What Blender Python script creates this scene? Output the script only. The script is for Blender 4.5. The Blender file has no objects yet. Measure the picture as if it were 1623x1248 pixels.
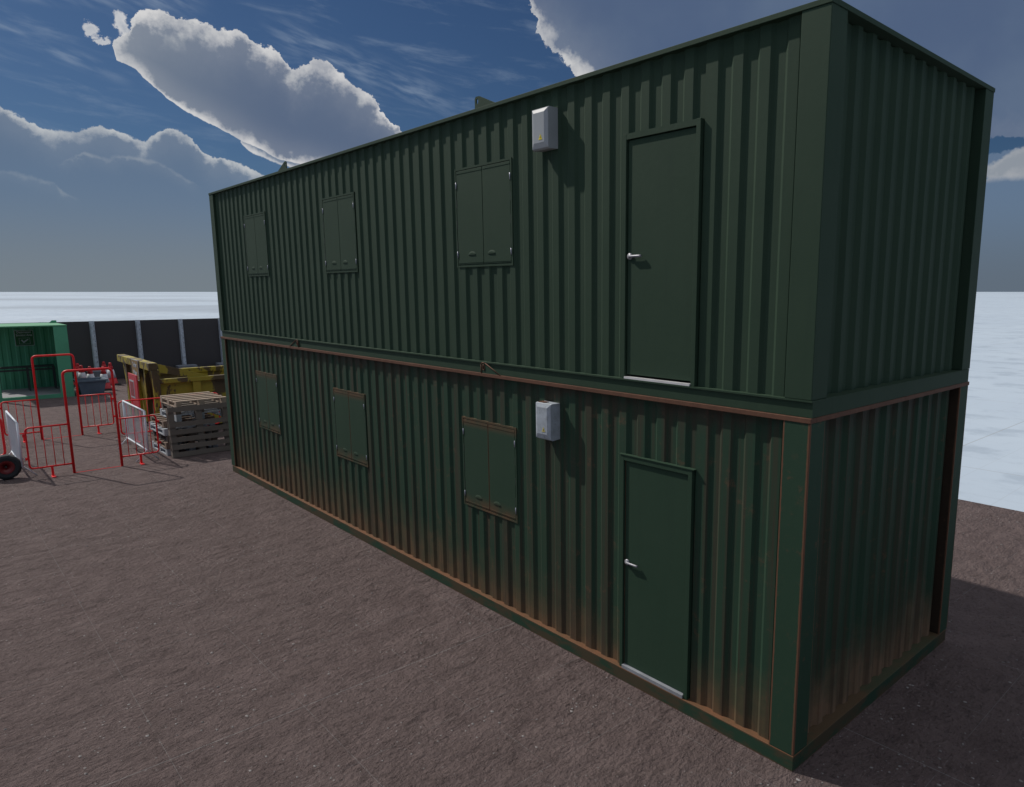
import bpy, bmesh, math, random
from mathutils import Vector, Matrix
random.seed(7)
S = bpy.context.scene
C = S.collection
R = math.radians

# ------------------------------------------------------------------ camera
cam_d = bpy.data.cameras.new("camera")
cam = bpy.data.objects.new("camera", cam_d); C.objects.link(cam)
F_PX, CX, CY = 1131.4, 935.0, 652.3
cam_d.sensor_width = 36.0
cam_d.lens = 36.0 * F_PX / 1623.0
cam_d.shift_x = -(CX - 811.5) / 1623.0
cam_d.shift_y = (CY - 624.0) / 1623.0
cam_d.clip_start = 0.05
cam_d.clip_end = 20000
PITCH, YAW = R(9.538), R(136.339)
fwd = Vector((math.cos(PITCH)*math.cos(YAW), math.cos(PITCH)*math.sin(YAW), -math.sin(PITCH)))
cam.location = (2.3664, -4.2874, 3.4361)
cam.rotation_euler = fwd.to_track_quat('-Z', 'Y').to_euler()
S.camera = cam

S.view_settings.view_transform = 'Standard'
S.view_settings.look = 'None'
S.view_settings.exposure = 0.0
S.view_settings.gamma = 1.0

# ------------------------------------------------------------------ node helper
class N:
    """tiny expression helper round a node tree"""
    def __init__(s, tree): s.t = tree; s.n = tree.nodes; s.l = tree.links
    def new(s, typ, **kw):
        nd = s.n.new(typ)
        for k, v in kw.items(): setattr(nd, k, v)
        return nd
    def put(s, sock, v):
        if isinstance(v, bpy.types.NodeSocket): s.l.new(v, sock)
        elif v is not None: sock.default_value = v
    def m(s, op, a, b=None, c=None, clamp=False):
        nd = s.new('ShaderNodeMath', operation=op, use_clamp=clamp)
        for i, v in enumerate((a, b, c)):
            if v is not None: s.put(nd.inputs[i], v)
        return nd.outputs[0]
    def add(s, a, b): return s.m('ADD', a, b)
    def sub(s, a, b): return s.m('SUBTRACT', a, b)
    def mul(s, a, b): return s.m('MULTIPLY', a, b)
    def mn(s, a, b): return s.m('MINIMUM', a, b)
    def mx(s, a, b): return s.m('MAXIMUM', a, b)
    def step(s, v, a, b):      # smooth 0..1 between a and b
        nd = s.new('ShaderNodeMapRange', interpolation_type='SMOOTHSTEP')
        s.put(nd.inputs[0], v); s.put(nd.inputs[1], a); s.put(nd.inputs[2], b)
        return nd.outputs[0]
    def lin(s, v, a, b, c=0., d=1.):
        nd = s.new('ShaderNodeMapRange')
        for i, q in enumerate((v, a, b, c, d)): s.put(nd.inputs[i], q)
        return nd.outputs[0]
    def xyz(s, v):
        nd = s.new('ShaderNodeSeparateXYZ'); s.l.new(v, nd.inputs[0]); return nd.outputs
    def vec(s, x, y, z=0.):
        nd = s.new('ShaderNodeCombineXYZ')
        for i, q in enumerate((x, y, z)): s.put(nd.inputs[i], q)
        return nd.outputs[0]
    def scale(s, v, sc):
        nd = s.new('ShaderNodeVectorMath', operation='MULTIPLY'); s.l.new(v, nd.inputs[0]); nd.inputs[1].default_value = sc
        return nd.outputs[0]
    def noise(s, v, sc, det=4., rough=.55, dist=0.):
        nd = s.new('ShaderNodeTexNoise'); s.l.new(v, nd.inputs['Vector'])
        nd.inputs['Scale'].default_value = sc; nd.inputs['Detail'].default_value = det
        nd.inputs['Roughness'].default_value = rough; nd.inputs['Distortion'].default_value = dist
        return nd.outputs[0]
    def mix(s, f, a, b, mode='MIX'):
        nd = s.new('ShaderNodeMix', data_type='RGBA', blend_type=mode)
        s.put(nd.inputs[0], f)
        for i, v in ((6, a), (7, b)):
            if isinstance(v, tuple) and len(v) == 3: v = v + (1.,)
            s.put(nd.inputs[i], v)
        return nd.outputs[2]
    def curve(s, v, pts, x0, x1, y0, y1):
        nd = s.new('ShaderNodeFloatCurve')
        cu = nd.mapping.curves[0]
        P = sorted([((x-x0)/(x1-x0), (y-y0)/(y1-y0)) for x, y in pts])
        cu.points[0].location = P[0]; cu.points[1].location = P[-1]
        for q in P[1:-1]: cu.points.new(*q)
        for q in cu.points: q.handle_type = 'VECTOR'
        nd.mapping.use_clip = False
        nd.mapping.update()
        s.l.new(s.lin(v, x0, x1), nd.inputs['Value'])
        return s.add(s.mul(nd.outputs[0], y1-y0), y0)

# ------------------------------------------------------------------ world
SUN = Vector((-0.953, -0.326, 1.0)).normalized()
W = bpy.data.worlds.new("World"); S.world = W; W.use_nodes = True
W.node_tree.nodes.clear()
w = N(W.node_tree)
wout = w.new('ShaderNodeOutputWorld')
sky = w.new('ShaderNodeTexSky', sky_type='NISHITA')
sky.sun_disc = False
sky.sun_elevation = math.asin(SUN.z)
sky.sun_rotation = math.atan2(SUN.x, SUN.y) % (2*math.pi)
sky.air_density = 1.0; sky.dust_density = 0.6; sky.ozone_density = 3.0
tc = w.new('ShaderNodeTexCoord').outputs['Generated']
dx, dy, dz = w.xyz(tc)
az = w.mul(w.m('ARCTAN2', dy, dx), 57.2958)
el = w.mul(w.m('ARCSINE', dz), 57.2958)
sph = w.vec(az, el, 0.)
n1 = w.noise(sph, .55, 7., .62)
n2 = w.noise(sph, .55, 7., .62)
w.n[-1].inputs['Vector']
def off(v, o):
    nd = w.new('ShaderNodeVectorMath', operation='ADD'); w.l.new(v, nd.inputs[0]); nd.inputs[1].default_value = o
    return nd.outputs[0]
n2 = w.noise(off(sph, (37.3, 11.9, 4.)), .6, 7., .62)
n3 = w.noise(sph, 2.6, 6., .68); n4 = w.noise(off(sph, (5., 1., 2.)), 2.6, 6., .68)
azw = w.add(w.add(az, w.mul(w.sub(n3, .5), .55)), w.mul(w.sub(n1, .5), 2.0))
elw = w.add(w.add(el, w.mul(w.sub(n4, .5), .55)), w.mul(w.sub(n2, .5), 2.0))
elw_s = w.add(el, w.mul(w.sub(n2, .5), .7))
SKY_STR = 0.1
skyc = w.mix(1.0, sky.outputs[0], (0.175, 0.245, 0.33), 'MULTIPLY')
base = w.mix(1.0, skyc, (SKY_STR,)*3, 'MULTIPLY')
# thin high streaks of cirrus, slightly slanted
ci = w.add(w.mul(az, .35), 0.)
civ = w.vec(w.mul(w.add(az, w.mul(el, .9)), .16), w.mul(w.sub(el, w.mul(az, .12)), .9), 3.3)
cin = w.step(w.noise(civ, 1.0, 6., .62, .3), .50, .82)
cim = w.mul(cin, w.step(el, 7., 12.))
def band(a0, e0, a1, e1, wd):
    ln = w.add(e0, w.mul(w.sub(az, a0), (e1-e0)/(a1-a0)))
    g = w.sub(1., w.step(w.m('ABSOLUTE', w.sub(el, ln)), 0., wd))
    return w.mul(g, w.mul(w.step(az, a0-2., a0+1.), w.sub(1., w.step(az, a1-1., a1+2.))))
wsp = w.step(w.noise(w.vec(w.mul(az, .42), w.mul(w.sub(el, w.mul(az, .28)), 1.9), 1.), 1., 4., .5, .2), .36, .78)
bands = w.mx(band(147.5, 13.7, 158., 17.0, 1.7), w.mx(band(164., 18.2, 178., 16.9, 1.1), band(169., 13.6, 176., 15.6, .8)))
cim = w.mx(w.mul(cim, .6), w.mul(bands, wsp))
col = w.mix(w.mul(cim, .5), base, (.30, .37, .47))

def cloud(col, sd, rim, dark, bright, soft=.12, body=1.0, rimn=1.0):
    """sd: signed distance to the edge in degrees, positive inside"""
    a = w.mul(w.step(sd, 0., soft), body)
    puff = w.lin(w.noise(sph, .6, 5., .6), .34, .66, .35, 2.1)
    e = w.sub(1., w.step(w.m('DIVIDE', sd, w.mul(puff, rim)), 0., 1.0))
    wide = w.sub(1., w.step(sd, 0., rim*4.5))
    brk = w.lin(w.noise(off(sph, (9., 2., 7.)), .45, 4., .6), .35, .62, .45, 1.0)
    k = w.m('MINIMUM', w.add(w.mul(w.mul(w.m('POWER', e, 1.1), brk), .8), w.mul(w.m('POWER', wide, 1.6), .11)), 1.)
    cc = w.mix(w.mul(k, rimn), dark, bright)
    return w.mix(a, col, cc)
blo = (.40, .42, .43)
DK = w.mix(w.step(el, 3., 16.), (.125, .188, .280), (.100, .145, .232))
WH = (.72, .71, .70)
# far bank on the left that fades down into the haze
bank = [(106, 9.4), (112, 9.0), (118, 9.4), (126, 9.0), (134, 9.5), (144, 8.5), (152, 8.0), (158, 7.6), (160.15, 8.16), (161.1, 8.5), (162.5, 9.1), (163.2, 8.95), (163.8, 9.5), (164.6, 10.55), (165.7, 10.6), (166.3, 10.2), (167.1, 9.62),
        (168.1, 9.95), (169.7, 10.35), (171.1, 9.75), (172.3, 9.8), (173.2, 10.4), (174.3, 10.95), (177, 12.2), (180, 12.0)]
bt = w.curve(w.add(w.add(az, w.mul(w.sub(n3, .5), .7)), w.mul(w.sub(n1, .5), 1.0)), bank, 100, 180, 0, 30)
sdb = w.sub(bt, w.add(w.add(el, w.mul(w.sub(n4, .5), .5)), w.mul(w.sub(n2, .5), .9)))
col = cloud(col, sdb, .75, DK, (.55, .57, .58), .14, .97, w.step(az, 140., 158.))
# secondary crests inside the bank
b2 = [(100, 4), (160, 5.5), (163.9, 7.0), (164.8, 7.6), (166.5, 8.55), (168.2, 8.8), (169.2, 8.4), (170.3, 8.75), (171.2, 8.2), (172.5, 7.5), (180, 6.6)]
sd2 = w.sub(w.curve(azw, b2, 100, 180, 0, 30), w.add(el, w.mul(w.sub(n1, .5), .8)))
col = cloud(col, sd2, .32, DK, (.40, .43, .46), .3, w.mul(w.step(az, 163.8, 165.), w.sub(1., w.step(az, 171., 172.))), .8)
b3 = [(100, 4), (169, 5.), (171.0, 5.9), (172.2, 6.75), (174.5, 7.3), (180, 7.2)]
sd3 = w.sub(w.curve(azw, b3, 100, 180, 0, 30), elw_s)
col = cloud(col, sd3, .3, DK, (.34, .38, .42), .3, w.step(az, 170.8, 172.), .8)
# lobe under the big cloud
tp = [(100, 0), (157, 10.), (159.5, 10.4), (161.2, 10.6), (161.5, 9.9), (161.9, 8), (180, 0)]
bo = [(100, 8.), (157.4, 8.4), (159, 8.85), (160.6, 9.3), (161.4, 10.0), (162, 12), (180, 20)]
sdl = w.mn(w.sub(w.curve(az, tp, 100, 180, 0, 30), elw_s), w.sub(elw_s, w.curve(az, bo, 100, 180, 0, 30)))
col = cloud(col, sdl, .45, DK, WH, .1)
# the big cloud
top = [(100, -2), (148.4, -2), (149.0, 9.0), (149.8, 10.8), (151.2, 12.3), (151.9, 13.4), (152.8, 14.1), (153.6, 14.35), (154.3, 14.9), (155.2, 15.55), (156.4, 15.75), (157.2, 15.35), (157.8, 15.1), (158.6, 16.25), (160.1, 16.6),
       (161.2, 17.1), (162.2, 16.75), (162.8, 16.95), (164.2, 17.25), (165.6, 17.35), (166.6, 17.1), (167.3, 16.3), (167.7, 15.6), (168.2, 15.4), (168.5, 15.0), (168.62, 8), (180, 0)]
bot = [(100, 4), (150, 7.2), (155, 8.2), (157.4, 8.8), (159.1, 9.2), (161.2, 10.15), (162.9, 10.95), (164.7, 11.75), (166.1, 12.8), (167.2, 13.85), (168.1, 14.2), (168.4, 14.6), (168.7, 20), (180, 25)]
sdt = w.sub(w.curve(azw, top, 100, 180, -5, 30), w.add(elw, w.mul(w.sub(n2, .5), -.4)))
sdo = w.sub(w.add(el, w.mul(w.sub(n2, .5), .5)), w.curve(w.add(az, w.mul(w.sub(n1, .5), .5)), bot, 100, 180, -5, 30))
sdB = w.mn(sdt, w.mul(sdo, 1.6))
lobes = w.mul(w.step(w.noise(off(sph, (3., 8., 1.)), .5, 5., .55), .54, .66), w.mul(w.sub(1., w.step(sdt, .8, 2.3)), .45))
dkb = w.mix(w.step(az, 158., 170.), (.100, .140, .222), (.17, .21, .275))
dkb = w.mix(lobes, dkb, (.5, .52, .53))
col = cloud(col, sdB, 1.05, dkb, WH, .1)
# detached puffs
for (pa, pe, ra, re) in ((167.75, 16.35, .42, .85), (169.45, 15.75, .45, .38), (168.95, 15.3, .5, .26)):
    q = w.add(w.m('POWER', w.m('DIVIDE', w.sub(azw, pa), ra), 2.), w.m('POWER', w.m('DIVIDE', w.sub(elw, pe), re), 2.))
    col = cloud(col, w.mul(w.sub(1., q), .4), .8, (.42, .45, .5), WH, .25, .9)
# the large cloud over the roof, reaching away to the right
rt = [(60, 10), (100, 10), (104, 9.6), (110, 10.3), (118, 11), (126, 12), (133, 13), (137.3, 15.5), (137.9, 16.1), (138.6, 16.8), (139.6, 17.3), (140.2, 18.3), (140.5, 19.4), (141.0, 20.4), (141.2, 23), (142.5, 34), (145, 60), (180, 60)]
sdr = w.sub(w.add(el, w.mul(w.sub(n2, .5), 1.6)), w.curve(azw, rt, 60, 180, 0, 60))
dkr = w.mix(w.step(w.noise(sph, .12, 4., .5), .4, .75), (.080, .120, .210), (.105, .150, .235))
near = w.add(.06, w.mul(w.step(az, 130., 137.), .82))
col = cloud(col, sdr, 1.5, dkr, (.72, .71, .69), .12, .97, near)
# small cumulus low on the right
st = [(60, 9), (100, 9.2), (104.5, 9.8), (106.2, 9.6), (107.2, 9.1), (108.3, 8.8), (109, 7.), (112, 6.), (180, 0)]
sb = [(60, 6.5), (100, 6.6), (106, 7.2), (108.3, 7.2), (109.3, 9.), (180, 20)]
sds = w.mn(w.sub(w.curve(azw, st, 60, 180, 0, 30), elw), w.sub(elw_s, w.curve(azw, sb, 60, 180, 0, 30)))
col = cloud(col, sds, .9, (.26, .29, .33), (.42, .43, .45), .5, .9)
# grey haze towards the horizon
hz = w.mul(w.sub(1., w.step(el, 0.0, 7.5)), .85)
hcol = w.mix(w.step(az, 120., 165.), (.115, .145, .180), (.185, .215, .235))
col = w.mix(hz, col, hcol)
# unseen bright broken cloud, added high overhead to lift the ambient light in shade
ovn = w.lin(w.noise(w.scale(tc, (3., 3., 3.)), 1., 5., .6), .3, .7, .75, 1.15)
ov = w.mix(1.0, (.56, .565, .60), w.vec(ovn, ovn, ovn), 'MULTIPLY')
col = w.mix(w.step(el, 26., 42.), col, ov)
bg = w.new('ShaderNodeBackground'); w.l.new(col, bg.inputs[0]); bg.inputs[1].default_value = 1.0
w.l.new(bg.outputs[0], wout.inputs[0])

sd_ = bpy.data.lights.new("sun", 'SUN'); sd_.energy = 3.0; sd_.angle = R(.8); sd_.color = (1.0, .93, .85)
sun = bpy.data.objects.new("sun", sd_); C.objects.link(sun)
sun.rotation_euler = SUN.to_track_quat('Z', 'Y').to_euler(); sun.location = (-30, -15, 40)

# ------------------------------------------------------------------ materials
def mat(name, fn, rough=.6, metal=0., spec=.5):
    M = bpy.data.materials.new(name); M.use_nodes = True
    n = N(M.node_tree); b = M.node_tree.nodes['Principled BSDF']
    b.inputs['Roughness'].default_value = rough; b.inputs['Metallic'].default_value = metal
    b.inputs['Specular IOR Level'].default_value = spec
    n.b = b
    fn(n, b)
    return M
def P(n): return n.new('ShaderNodeNewGeometry').outputs['Position']
def OB(n): return n.new('ShaderNodeTexCoord').outputs['Object']
def bump(n, b, h, strength, dist):
    bp = n.new('ShaderNodeBump'); bp.inputs['Strength'].default_value = strength; bp.inputs['Distance'].default_value = dist
    n.l.new(h, bp.inputs['Height']); n.l.new(bp.outputs[0], b.inputs['Normal'])
def plain(name, c, var=.12, sc=6., rough=.6, metal=0., spec=.5, dirt=None):
    def f(n, b):
        p = P(n)
        v = n.noise(p, sc, 5., .6)
        a = tuple(x*(1-var) for x in c); d = tuple(min(1, x*(1+var)) for x in c)
        co = n.mix(n.lin(v, .3, .7), a, d)
        if dirt:
            k = n.mul(n.step(n.noise(p, sc*2.3, 6., .65), .52, .72), .7)
            co = n.mix(k, co, dirt)
        n.l.new(co, b.inputs['Base Color'])
    return mat(name, f, rough, metal, spec)

GRID = 1.0
def gridmask(n, px, py, x0, y0, wmin, wmaj):
    """game editor grid drawn on the ground every metre, every tenth one wider"""
    def lines(v, o, sp, wd):
        t = n.m('DIVIDE', n.sub(v, o), sp)
        d = n.mul(n.m('ABSOLUTE', n.sub(n.m('FRACT', n.add(t, .5)), .5)), sp)
        return n.sub(1., n.step(d, wd*.5, wd))
    mi = n.mx(lines(px, x0, GRID, wmin), lines(py, y0, GRID, wmin))
    ma = n.mx(lines(px, x0, GRID*10, wmaj), lines(py, y0, GRID*10, wmaj))
    return mi, ma
X0, Y0 = -3.27, .775

def f_ground(n, b):
    p = P(n); px, py, pz = n.xyz(p)
    big = n.noise(p, .35, 4., .6); med = n.noise(p, 2.6, 6., .62, .4); fine = n.noise(p, 16., 8., .7)
    gr = n.noise(p, 70., 4., .7)
    c = n.mix(n.lin(med, .3, .7), (.150, .112, .109), (.222, .170, .165))
    c = n.mix(n.mul(n.lin(big, .35, .65), .4), c, (.165, .130, .124))
    c = n.mix(n.mul(n.step(fine, .50, .72), .3), c, (.195, .160, .155))
    c = n.mix(n.mul(n.sub(1., n.step(fine, .30, .44)), .35), c, (.085, .064, .062))
    # pale chips of stone
    vo = n.new('ShaderNodeTexVoronoi'); vo.inputs['Scale'].default_value = 24.; n.l.new(p, vo.inputs['Vector'])
    pick = n.step(n.xyz(vo.outputs['Color'])[0], .80, .86)
    chip = n.mul(n.sub(1., n.step(vo.outputs['Distance'], .12, .30)), pick)
    clus = n.step(n.noise(p, 1.3, 4., .6), .46, .60)
    chip = n.mul(chip, clus)
    pit = n.mul(n.sub(1., n.step(n.noise(n.vec(px, n.mul(py, .55), 0.), 7., 5., .65), .33, .45)), .45)
    c = n.mix(pit, c, (.070, .052, .050))
    spk = n.step(n.noise(p, 48., 3., .6), .62, .70)
    c = n.mix(n.mul(spk, .45), c, (.32, .28, .27))
    dk = n.sub(1., n.step(n.noise(n.vec(px, n.mul(py, .7), 2.), 30., 4., .7), .34, .46))
    c = n.mix(n.mul(dk, .6), c, (.060, .045, .044))
    c = n.mix(n.mul(chip, .8), c, (.48, .46, .46))
    mi, ma = gridmask(n, px, py, X0, Y0, .003, .0055)
    brk = n.step(n.noise(p, 3.1, 3., .5), .36, .56)
    c = n.mix(n.mx(n.mul(mi, n.mul(brk, .45)), n.mul(ma, .6)), c, (.36, .36, .36))
    n.l.new(c, b.inputs['Base Color'])
    q = n.vec(px, n.mul(py, .6), 0.)
    lump = n.noise(q, 3.2, 3., .5); rid = n.noise(q, 9., 6., .62); mic = n.noise(n.vec(px, n.mul(py, .6), 0.), 34., 5., .65)
    h = n.add(n.add(n.mul(lump, 1.2), n.mul(rid, 1.0)), n.add(n.mul(mic, .6), n.add(n.mul(gr, .16), n.mul(chip, .16))))
    bump(n, b, h, 1.0, .15)
M_ground = mat('brown_earth', f_ground, .9, 0, .25)

def f_snow(n, b):
    p = P(n); px, py, pz = n.xyz(p)
    a = n.noise(p, .05, 6., .65, .4); c1 = n.noise(n.scale(p, (1., 1.3, 1.)), .5, 7., .65)
    c2 = n.noise(p, .006, 6., .6)
    c = n.mix(n.lin(a, .3, .7), (.42, .505, .60), (.495, .585, .67))
    c = n.mix(n.mul(n.step(c1, .48, .66), .6), c, (.31, .38, .46))
    c = n.mix(n.mul(n.step(c2, .50, .62), .6), c, (.27, .32, .38))
    mi, ma = gridmask(n, px, py, X0, Y0, .009, .02)
    c = n.mix(n.mx(n.mul(mi, .2), n.mul(ma, .5)), c, (.28, .29, .29))
    n.l.new(c, b.inputs['Base Color'])
    bump(n, b, n.add(c1, n.mul(a, 2.)), .4, .04)
M_snow = mat('snow', f_snow, .8, 0, .2)

RUST = (.15, .075, .045); RUSTD = (.058, .042, .030); MUD = (.135, .090, .052)
GR1, GR2 = (.0255, .053, .0325), (.031, .059, .037)
def f_green(rust, kind='wall', lv=0.0):
    def f(n, b):
        p = P(n); px, py, pz = n.xyz(p)
        z = n.sub(pz, lv)
        v = n.noise(p, 1.7, 5., .6); st = n.noise(n.scale(p, (9., 9., .5)), 1.3, 5., .6)
        c = n.mix(n.lin(v, .3, .7), GR1, GR2)
        c = n.mix(n.mul(n.step(st, .5, .75), .25), c, (.020, .040, .028))
        if rust:
            nz = n.noise(p, 3.3, 6., .65, .3); nz2 = n.noise(p, 11., 6., .7)
            stv = n.noise(n.scale(p, (14., 14., .35)), 1., 5., .65)
            c = n.mix(.2 if kind in ('door', 'shutter') else .4, c, (.020, .062, .038))
            if kind == 'wall':
                # dirt carried up from the ground, ragged top
                hgt = n.add(n.add(.10, n.mul(n.step(px, -2.5, -7.5), .30)), n.mul(n.noise(n.scale(p, (1., 1., 0.)), .8, 4., .6), .95))
                up = n.sub(1., n.m('DIVIDE', n.sub(z, .10), hgt))
                endw = n.step(px, -.12, -.10)  # end wall dirt painted lighter to offset the lack of sun there
                g = n.m('POWER', n.m('MAXIMUM', n.add(n.add(up, n.mul(endw, .18)), n.mul(n.sub(nz, .5), 1.3)), 0.), 1.5)
                c = n.mix(n.m('MINIMUM', n.mul(g, .85), .92), c, n.mix(nz2, n.mix(endw, MUD, (.18, .12, .075)), n.mix(endw, (.17, .095, .050), (.23, .145, .09))))
                # rust runs in the troughs
                rec = n.mx(n.step(py, .046, .054), n.sub(1., n.step(px, -.09, -.078)))
                sk = n.mul(n.step(stv, .44, .64), n.add(.35, n.mul(rec, .5)))
                c = n.mix(n.mul(sk, .75), c, RUSTD)
                tpd = n.step(z, 2.3, 2.58)
                c = n.mix(n.mul(n.mul(tpd, .8), n.step(nz, .35, .6)), c, RUSTD)
                blot = n.mul(n.step(nz2, .54, .66), n.step(nz, .48, .60))
                c = n.mix(n.mul(blot, .35), c, RUST)
            if kind == 'post':
                ex = n.m('ABSOLUTE', px); ex2 = n.m('ABSOLUTE', n.add(px, .205)); ex3 = n.m('ABSOLUTE', n.sub(py, .205)); ex4 = n.m('ABSOLUTE', py)
                ex5 = n.m('ABSOLUTE', n.add(px, 11.99)); ex6 = n.m('ABSOLUTE', n.sub(py, 2.70)); ex7 = n.m('ABSOLUTE', n.sub(py, 2.90))
                cor = n.mx(ex, ex4)
                e = n.mn(n.mn(n.mul(cor, .8), n.mn(n.mx(ex2, ex4), n.mx(ex3, ex))), n.mn(n.mx(ex5, ex4), n.mn(n.mx(ex6, ex), n.mx(ex7, ex))))
                inner = n.mul(n.mx(n.mn(n.step(n.m('MULTIPLY', px, -1.), .006, .01), n.sub(1., n.step(ex6, .002, .004))), n.mn(n.step(py, .006, .01), n.sub(1., n.step(ex5, .002, .004)))), .9)
                c = n.mix(inner, c, n.mix(nz2, (.030, .018, .013), (.055, .032, .022)))
                wd = n.add(.004, n.mul(nz2, .012))
                k = n.sub(1., n.step(e, wd, n.mul(wd, 1.5)))
                c = n.mix(n.mul(k, .95), c, RUST)
                c = n.mix(n.mul(n.mul(n.step(nz2, .54, .66), n.step(nz, .46, .58)), .35), c, RUST)
            if kind == 'rail':
                k = n.step(n.noise(n.scale(p, (1., 1., 3.)), 1.7, 6., .65), .42, .56)
                c = n.mix(n.mul(k, .7), c, (.085, .055, .033))
                ed = n.step(z, .105, .12)
                e = n.mx(n.mul(n.mul(ed, n.add(.25, n.mul(n.sub(1., n.step(py, .1, .12)), .75))), n.lin(nz2, .3, .6, .6, 1.)), n.mul(n.mul(n.sub(1., n.step(z, .0, .014)), n.step(nz, .35, .55)), .8))
                c = n.mix(e, c, (.165, .080, .042))
            if kind == 'shutter':
                zt = n.mul(n.step(z, 1.96, 2.05), n.lin(nz, .3, .6, .3, 1.)); zb = n.mul(n.sub(1., n.step(z, 1.10, 1.27)), n.lin(nz, .35, .62))
                c = n.mix(n.mul(n.mx(zt, zb), .85), c, (.115, .068, .038))
                for mx_ in (-3.7175, -6.9925, -10.0925):
                    k = n.sub(1., n.step(n.m('ABSOLUTE', n.sub(px, mx_)), .004, n.add(.006, n.mul(nz2, .016))))
                    c = n.mix(n.mul(k, .8), c, (.11, .06, .034))
            if kind == 'toprail':
                c = n.mix(n.lin(nz2, .25, .75), (.095, .050, .034), (.155, .078, .050))
        n.l.new(c, b.inputs['Base Color'])
        bump(n, b, n.add(n.noise(p, 22., 3., .5), n.mul(v, 2.)), .12, .006)
    return f
def greens(rust, lv):
    t = 'rusty_green_' if rust else 'clean_green_'
    return {k: mat(t+k, f_green(rust, k, lv), .7, 0, .2) for k in ('wall', 'post', 'rail', 'shutter', 'toprail', 'door')}
G_low = greens(True, 0.); G_up = greens(False, 2.6)
M_sill = mat('worn_white_metal', lambda n, b: n.l.new(n.mix(n.noise(P(n), 8., 5.), (.5, .5, .5), (.75, .76, .78)), b.inputs['Base Color']), .4)
M_sill2 = plain('grey_metal_strip', (.27, .29, .32), .2, 9., .4)
M_steel = plain('brushed_steel', (.30, .31, .34), .15, 20., .45, .3)
M_box = plain('grey_box_enamel', (.34, .37, .39), .05, 6., .45)
M_boxw = plain('weathered_box_enamel', (.37, .42, .47), .18, 12., .55, dirt=(.22, .23, .22))
M_yel = plain('warning_yellow', (.75, .62, .03), .05, 9., .5)
M_yelw = plain('faded_warning_yellow', (.55, .48, .14), .2, 40., .6)
M_black = plain('black_paint', (.025, .028, .028), .2, 9., .5)
M_hinge = plain('zinc_hinge', (.42, .43, .52), .1, 30., .4, .3)

# ------------------------------------------------------------------ mesh helper
class MB:
    def __init__(s): s.bm = bmesh.new()
    def box(s, a, b, bev=0.):
        x0, y0, z0 = [min(a[i], b[i]) for i in range(3)]; x1, y1, z1 = [max(a[i], b[i]) for i in range(3)]
        v = [s.bm.verts.new(q) for q in ((x0,y0,z0),(x1,y0,z0),(x1,y1,z0),(x0,y1,z0),(x0,y0,z1),(x1,y0,z1),(x1,y1,z1),(x0,y1,z1))]
        fs = [s.bm.faces.new([v[i] for i in q]) for q in ((3,2,1,0),(4,5,6,7),(0,1,5,4),(1,2,6,5),(2,3,7,6),(3,0,4,7))]
        if bev:
            es = list({e for f in fs for e in f.edges})
            bmesh.ops.bevel(s.bm, geom=es, offset=bev, segments=2, affect='EDGES', profile=.5)
        return s
    def poly(s, pts, vec):
        """prism: closed polygon swept by vec"""
        a = [s.bm.verts.new(q) for q in pts]; vv = Vector(vec)
        b = [s.bm.verts.new(Vector(q)+vv) for q in pts]
        n = len(pts)
        s.bm.faces.new(a[::-1]); s.bm.faces.new(b)
        for i in range(n): s.bm.faces.new((a[i], a[(i+1) % n], b[(i+1) % n], b[i]))
        return s
    def tube(s, pts, r, closed=False, seg=8, cap=True):
        pts = [Vector(q) for q in pts]; n = len(pts); rings = []
        up = None
        for i, q in enumerate(pts):
            if closed: t = (pts[(i+1) % n]-pts[i-1]).normalized()
            else: t = (pts[min(i+1, n-1)]-pts[max(i-1, 0)]).normalized()
            if up is None:
                up = Vector((0, 0, 1)) if abs(t.z) < .9 else Vector((1, 0, 0))
            u = (up - t*up.dot(t)).normalized(); vv = t.cross(u); up = u
            rings.append([s.bm.verts.new(q+(u*math.cos(k*2*math.pi/seg)+vv*math.sin(k*2*math.pi/seg))*r) for k in range(seg)])
        rng = range(n) if closed else range(n-1)
        for i in rng:
            A, B = rings[i], rings[(i+1) % n]
            for k in range(seg):
                s.bm.faces.new((A[k], A[(k+1) % seg], B[(k+1) % seg], B[k])).smooth = True
        if cap and not closed:
            s.bm.faces.new(rings[0][::-1]); s.bm.faces.new(rings[-1])
        return s
    def lathe(s, prof, c, seg=24, axis='Z', smooth=True):
        rings = []
        for r, h in prof:
            ring = []
            for k in range(seg):
                a = k*2*math.pi/seg
                q = (r*math.cos(a), r*math.sin(a), h) if axis == 'Z' else (h, r*math.cos(a), r*math.sin(a))
                ring.append(s.bm.verts.new(Vector(q)+Vector(c)))
            rings.append(ring)
        for A, B in zip(rings, rings[1:]):
            for k in range(seg):
                f = s.bm.faces.new((A[k], A[(k+1) % seg], B[(k+1) % seg], B[k])); f.smooth = smooth
        s.bm.faces.new(rings[0][::-1]); s.bm.faces.new(rings[-1])
        return s
    def build(s, name, m, parent=None, mats=None):
        bmesh.ops.recalc_face_normals(s.bm, faces=s.bm.faces)
        me = bpy.data.meshes.new(name); s.bm.to_mesh(me); s.bm.free()
        for q in (mats or [m]): me.materials.append(q)
        o = bpy.data.objects.new(name, me); C.objects.link(o)
        if parent is not None:
            o.parent = parent
            # parts are modelled in world coordinates: bring them into the parent's frame
            L = Vector((0, 0, 0)); q = parent
            while q is not None: L += q.location; q = q.parent
            me.transform(Matrix.Translation(-L))
        return o
def thing(name, label, cat, loc=(0, 0, 0), group=None):
    o = bpy.data.objects.new(name, None); C.objects.link(o); o.location = loc
    o.empty_display_size = .2
    o['label'] = label; o['category'] = cat
    if group: o['group'] = group
    return o
def tag(o, label, cat, group=None):
    o['label'] = label; o['category'] = cat
    if group: o['group'] = group
    return o
def struct(o): o['kind'] = 'structure'; return o
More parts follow.
